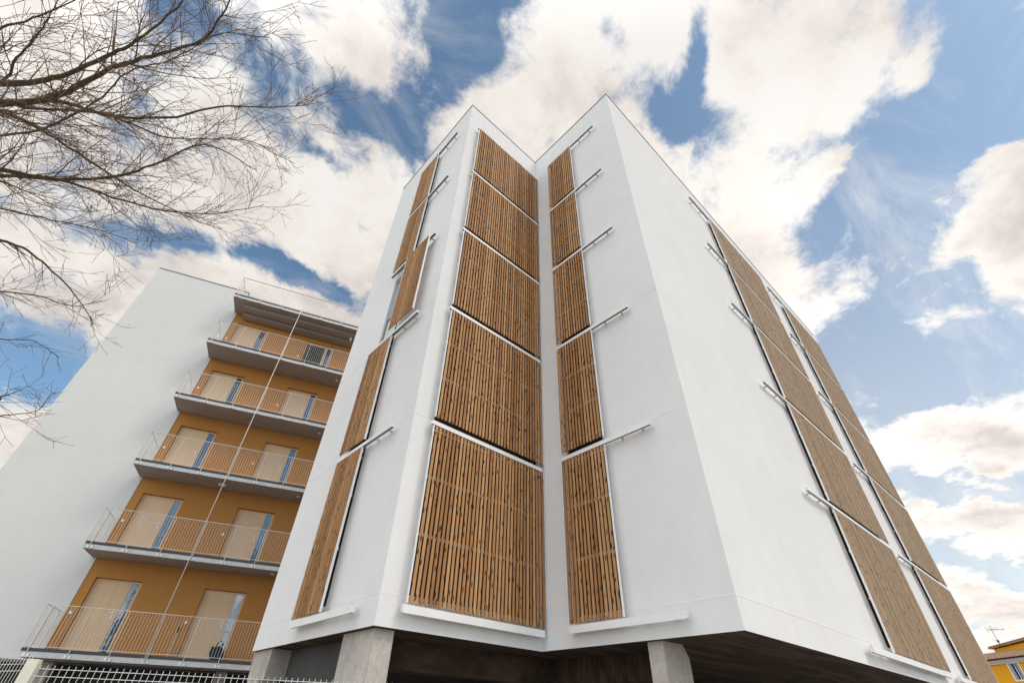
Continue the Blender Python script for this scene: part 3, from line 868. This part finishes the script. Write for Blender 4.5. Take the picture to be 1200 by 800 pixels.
for li, (r0, hz, pl) in enumerate(LIMBS):
    r0 *= .62
    ps = [Vector(p) for p in pl]
    st = min(tp, key=lambda q: abs(q.z - (hz + .12)))
    mid = st.lerp(ps[0], .5) + Vector((0, 0, -.15))
    path = catmull([st, mid] + ps, 5); n = len(path)
    path = [p + Vector((rt.gauss(0, .006), rt.gauss(0, .006), rt.gauss(0, .006))) for p in path]
    rads = [max(.006, r0 * (1.15 - 1.02 * (i / (n - 1)) ** .8)) for i in range(n)]
    add_branch(path, rads)
    L = sum((path[i + 1] - path[i]).length for i in range(8, n - 1))
    nb = int(L * 7.4)
    for q in range(nb):
        t = rt.uniform(.0, 1.0) ** .75; i = 8 + min(n - 10, int(t * (n - 9))); 
        bd = (path[i + 1] - path[i]).normalized(); an = rt.uniform(.35, 1.1)
        nd_ = (bd * math.cos(an) + rand_perp(bd) * math.sin(an)).normalized()
        ln = rt.uniform(.5, 2.1) * (1.05 - .45 * t) * (.62 + 5 * r0) * (.75 if li in (7, 10, 13) else .42 if li in (11, 12) else 1)
        grow(path[i], nd_, ln, max(.0045, min(.012, rads[i] * rt.uniform(.25, .55))), 2)
cr = limb_mb.build('branches', M['bark'], tree); cr.name = 'crown'
tw = twig_mb.build('twigs', M['twig'], cr); tw['kind'] = 'stuff'

# ----------------------------------------------------------------------------- camera
cam = bpy.data.cameras.new('camera'); cam.sensor_width = 36; cam.lens = 534.09 / 1200 * 36
cam.shift_x = -1.01 / 1200; cam.shift_y = 4.03 / 1200; cam.clip_end = 2000; cam.clip_start = .05
co = bpy.data.objects.new('camera', cam); COL.objects.link(co)
co.matrix_world = Matrix(((0.733328, -0.451388, -0.508408, -6.1998), (-0.679438, -0.459759, -0.571826, -6.0471), (0.02437, 0.764768, -0.643845, 1.6014), (0, 0, 0, 1)))
scene.camera = co

# ----------------------------------------------------------------------------- sun and sky
SUN_AZ, SUN_EL = R(-72), R(46)
sun = bpy.data.lights.new('sun', 'SUN'); sun.energy = SUN_E; sun.angle = R(14); sun.color = (1, .85, .72)
so = bpy.data.objects.new('sun', sun); COL.objects.link(so)
sd = Vector((math.cos(SUN_AZ) * math.cos(SUN_EL), math.sin(SUN_AZ) * math.cos(SUN_EL), math.sin(SUN_EL)))
so.rotation_euler = sd.to_track_quat('Z', 'Y').to_euler()

w = bpy.data.worlds.new('World'); scene.world = w; w.use_nodes = True
nt = w.node_tree; nt.nodes.clear()
out = nd(nt, 'ShaderNodeOutputWorld')
sky = nd(nt, 'ShaderNodeTexSky', sky_type='NISHITA'); sky.sun_disc = False
sky.sun_elevation = SUN_EL; sky.sun_rotation = R(90) - SUN_AZ; sky.air_density = 1.0; sky.dust_density = .8; sky.ozone_density = 1.5
bg_sky = nd(nt, 'ShaderNodeBackground'); bg_sky.inputs['Strength'].default_value = SKY_S
tint = mixc(nt, 1.0, sky.outputs[0], SKY_TINT, 'MULTIPLY')
dirv = nd(nt, 'ShaderNodeTexCoord').outputs['Generated']
nrm = nd(nt, 'ShaderNodeVectorMath', operation='NORMALIZE'); nt.links.new(dirv, nrm.inputs[0]); dirv = nrm.outputs[0]
def vdot(v, c):
    n = nd(nt, 'ShaderNodeVectorMath', operation='DOT_PRODUCT'); nt.links.new(v, n.inputs[0]); n.inputs[1].default_value = c
    return n.outputs['Value']
sx = nd(nt, 'ShaderNodeSeparateXYZ'); nt.links.new(dirv, sx.inputs[0])
den = math_(nt, 'ADD', math_(nt, 'MAXIMUM', sx.outputs[2], 0.0), .30)
inv = math_(nt, 'DIVIDE', 1.0, den)
cp = nd(nt, 'ShaderNodeVectorMath', operation='SCALE'); nt.links.new(dirv, cp.inputs[0]); nt.links.new(inv, cp.inputs['Scale'])
plane = cp.outputs[0]                                        # direction laid on a flat cloud deck
def wnoise(vec, scale, detail, rough, offs=(0, 0, 0), color=False, dist=0.0):
    mp = nd(nt, 'ShaderNodeMapping'); mp.inputs['Location'].default_value = offs; nt.links.new(vec, mp.inputs['Vector'])
    n = nd(nt, 'ShaderNodeTexNoise'); n.inputs['Scale'].default_value = scale; n.inputs['Detail'].default_value = detail
    n.inputs['Roughness'].default_value = rough; n.inputs['Distortion'].default_value = dist
    nt.links.new(mp.outputs[0], n.inputs['Vector'])
    return n.outputs['Color' if color else 'Fac']
# warp the direction so that cloud outlines are ragged
wc = wnoise(plane, 2.6, 6, .6, (3.1, 1.7, 0), True)
wo = nd(nt, 'ShaderNodeVectorMath', operation='SUBTRACT'); nt.links.new(wc, wo.inputs[0]); wo.inputs[1].default_value = (.5, .5, .5)
ws = nd(nt, 'ShaderNodeVectorMath', operation='SCALE'); nt.links.new(wo.outputs[0], ws.inputs[0]); ws.inputs['Scale'].default_value = .30
wd = nd(nt, 'ShaderNodeVectorMath', operation='ADD'); nt.links.new(dirv, wd.inputs[0]); nt.links.new(ws.outputs[0], wd.inputs[1])
wdir = wd.outputs[0]
acc = None
for c, g1, g2, wt in BLOBS:
    k1 = sum(a * b for a, b in zip(c, g1)); k2 = sum(a * b for a, b in zip(c, g2))
    a = math_(nt, 'SUBTRACT', vdot(wdir, g1), k1); b = math_(nt, 'SUBTRACT', vdot(wdir, g2), k2)
    s = math_(nt, 'MULTIPLY_ADD', a, a, math_(nt, 'MULTIPLY', b, b))
    s = math_(nt, 'MULTIPLY_ADD', math_(nt, 'SUBTRACT', 1.0, vdot(wdir, c)), 3.0, s)
    e = math_(nt, 'EXPONENT', math_(nt, 'MULTIPLY', s, -.9))
    acc = math_(nt, 'MULTIPLY_ADD', e, wt, acc if acc is not None else 0.0)
def deck(off, n2):
    fb = wnoise(plane, 2.5, 11, .60, off, False, .15)
    fi = wnoise(plane, 8.0, 10, .66, (5 + off[0], 2 + off[1], 1), False, .25)
    return math_(nt, 'ADD', math_(nt, 'MULTIPLY', math_(nt, 'SUBTRACT', fb, .5), N1), math_(nt, 'MULTIPLY', math_(nt, 'SUBTRACT', fi, .5), n2))
d0 = deck((0, 0, 0), N2); e0 = deck((0, 0, 0), .7); d1 = deck((.07, .017, 0), .7)
dens = math_(nt, 'MULTIPLY_ADD', acc, ACC_S, math_(nt, 'ADD', d0, D_OFF))
mr = nd(nt, 'ShaderNodeMapRange', interpolation_type='SMOOTHSTEP'); mr.inputs['From Min'].default_value = M0; mr.inputs['From Max'].default_value = M1
nt.links.new(dens, mr.inputs[0]); mask = mr.outputs[0]
wm = nd(nt, 'ShaderNodeMapping'); wm.inputs['Scale'].default_value = (1.0, 2.6, 1.0); wm.inputs['Rotation'].default_value = (0, 0, R(35)); nt.links.new(plane, wm.inputs['Vector'])
veil = wnoise(wm.outputs[0], 2.2, 10, .64, (2, 7, 3), False, .8)
vr = nd(nt, 'ShaderNodeMapRange', interpolation_type='SMOOTHSTEP'); vr.inputs['From Min'].default_value = .46; vr.inputs['From Max'].default_value = .80; vr.inputs['To Max'].default_value = .5
nt.links.new(veil, vr.inputs[0]); mask = math_(nt, 'MAXIMUM', mask, vr.outputs[0])
# relief towards the low bright side; thick bellies go beige grey, rims stay white
rel = math_(nt, 'SUBTRACT', d1, e0)
thick = wnoise(plane, 3.0, 10, .62, (9, 4, 2), False, .3)
th = math_(nt, 'MULTIPLY_ADD', dens, .26, math_(nt, 'MULTIPLY', math_(nt, 'SUBTRACT', thick, .5), 2.0))
th = math_(nt, 'MULTIPLY_ADD', rel, .62, math_(nt, 'ADD', th, .13))
glow = math_(nt, 'EXPONENT', math_(nt, 'MULTIPLY', math_(nt, 'SUBTRACT', 1.0, vdot(dirv, (.985, .10, .14))), -7.0))
glow2 = math_(nt, 'EXPONENT', math_(nt, 'MULTIPLY', math_(nt, 'SUBTRACT', 1.0, vdot(dirv, (.74, .12, .66))), -26.0))
th = math_(nt, 'MULTIPLY_ADD', glow2, -.20, th); th = math_(nt, 'MULTIPLY_ADD', glow, -.08, th)
ccol = ramp(nt, th, [(.0, (1.0, .97, .93)), (.24, (.97, .905, .84)), (.48, (.80, .735, .69)), (.80, (.56, .53, .53))])
back = math_(nt, 'MAXIMUM', vdot(dirv, (-.72, -.62, .31)), 0.0)   # unseen clouds behind the camera, brightened as fill light for the walls
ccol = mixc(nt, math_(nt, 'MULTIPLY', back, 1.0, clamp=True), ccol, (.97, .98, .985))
tint = mixc(nt, math_(nt, 'MULTIPLY', glow, .5), tint, (6.6, 6.3, 5.9)); nt.links.new(tint, bg_sky.inputs['Color'])   # bright aureole low in the haze
st = math_(nt, 'MULTIPLY_ADD', glow, .20, CLOUD_S)
st = math_(nt, 'MULTIPLY_ADD', glow2, .18, st)
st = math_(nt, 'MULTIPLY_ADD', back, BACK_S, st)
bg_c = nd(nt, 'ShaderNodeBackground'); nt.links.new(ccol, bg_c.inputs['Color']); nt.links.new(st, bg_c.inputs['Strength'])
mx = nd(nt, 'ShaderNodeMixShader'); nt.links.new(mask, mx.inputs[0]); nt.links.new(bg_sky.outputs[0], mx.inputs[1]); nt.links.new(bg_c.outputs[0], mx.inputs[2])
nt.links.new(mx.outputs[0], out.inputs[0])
w.cycles.sampling_method = 'MANUAL'; w.cycles.sample_map_resolution = 512

# ----------------------------------------------------------------------------- render settings
scene.render.engine = 'CYCLES'
scene.view_settings.view_transform = 'Standard'; scene.view_settings.look = 'None'
scene.view_settings.exposure = EXPO; scene.view_settings.gamma = 1
scene.cycles.use_denoising = True
scene.cycles.max_bounces = 8; scene.cycles.diffuse_bounces = 4
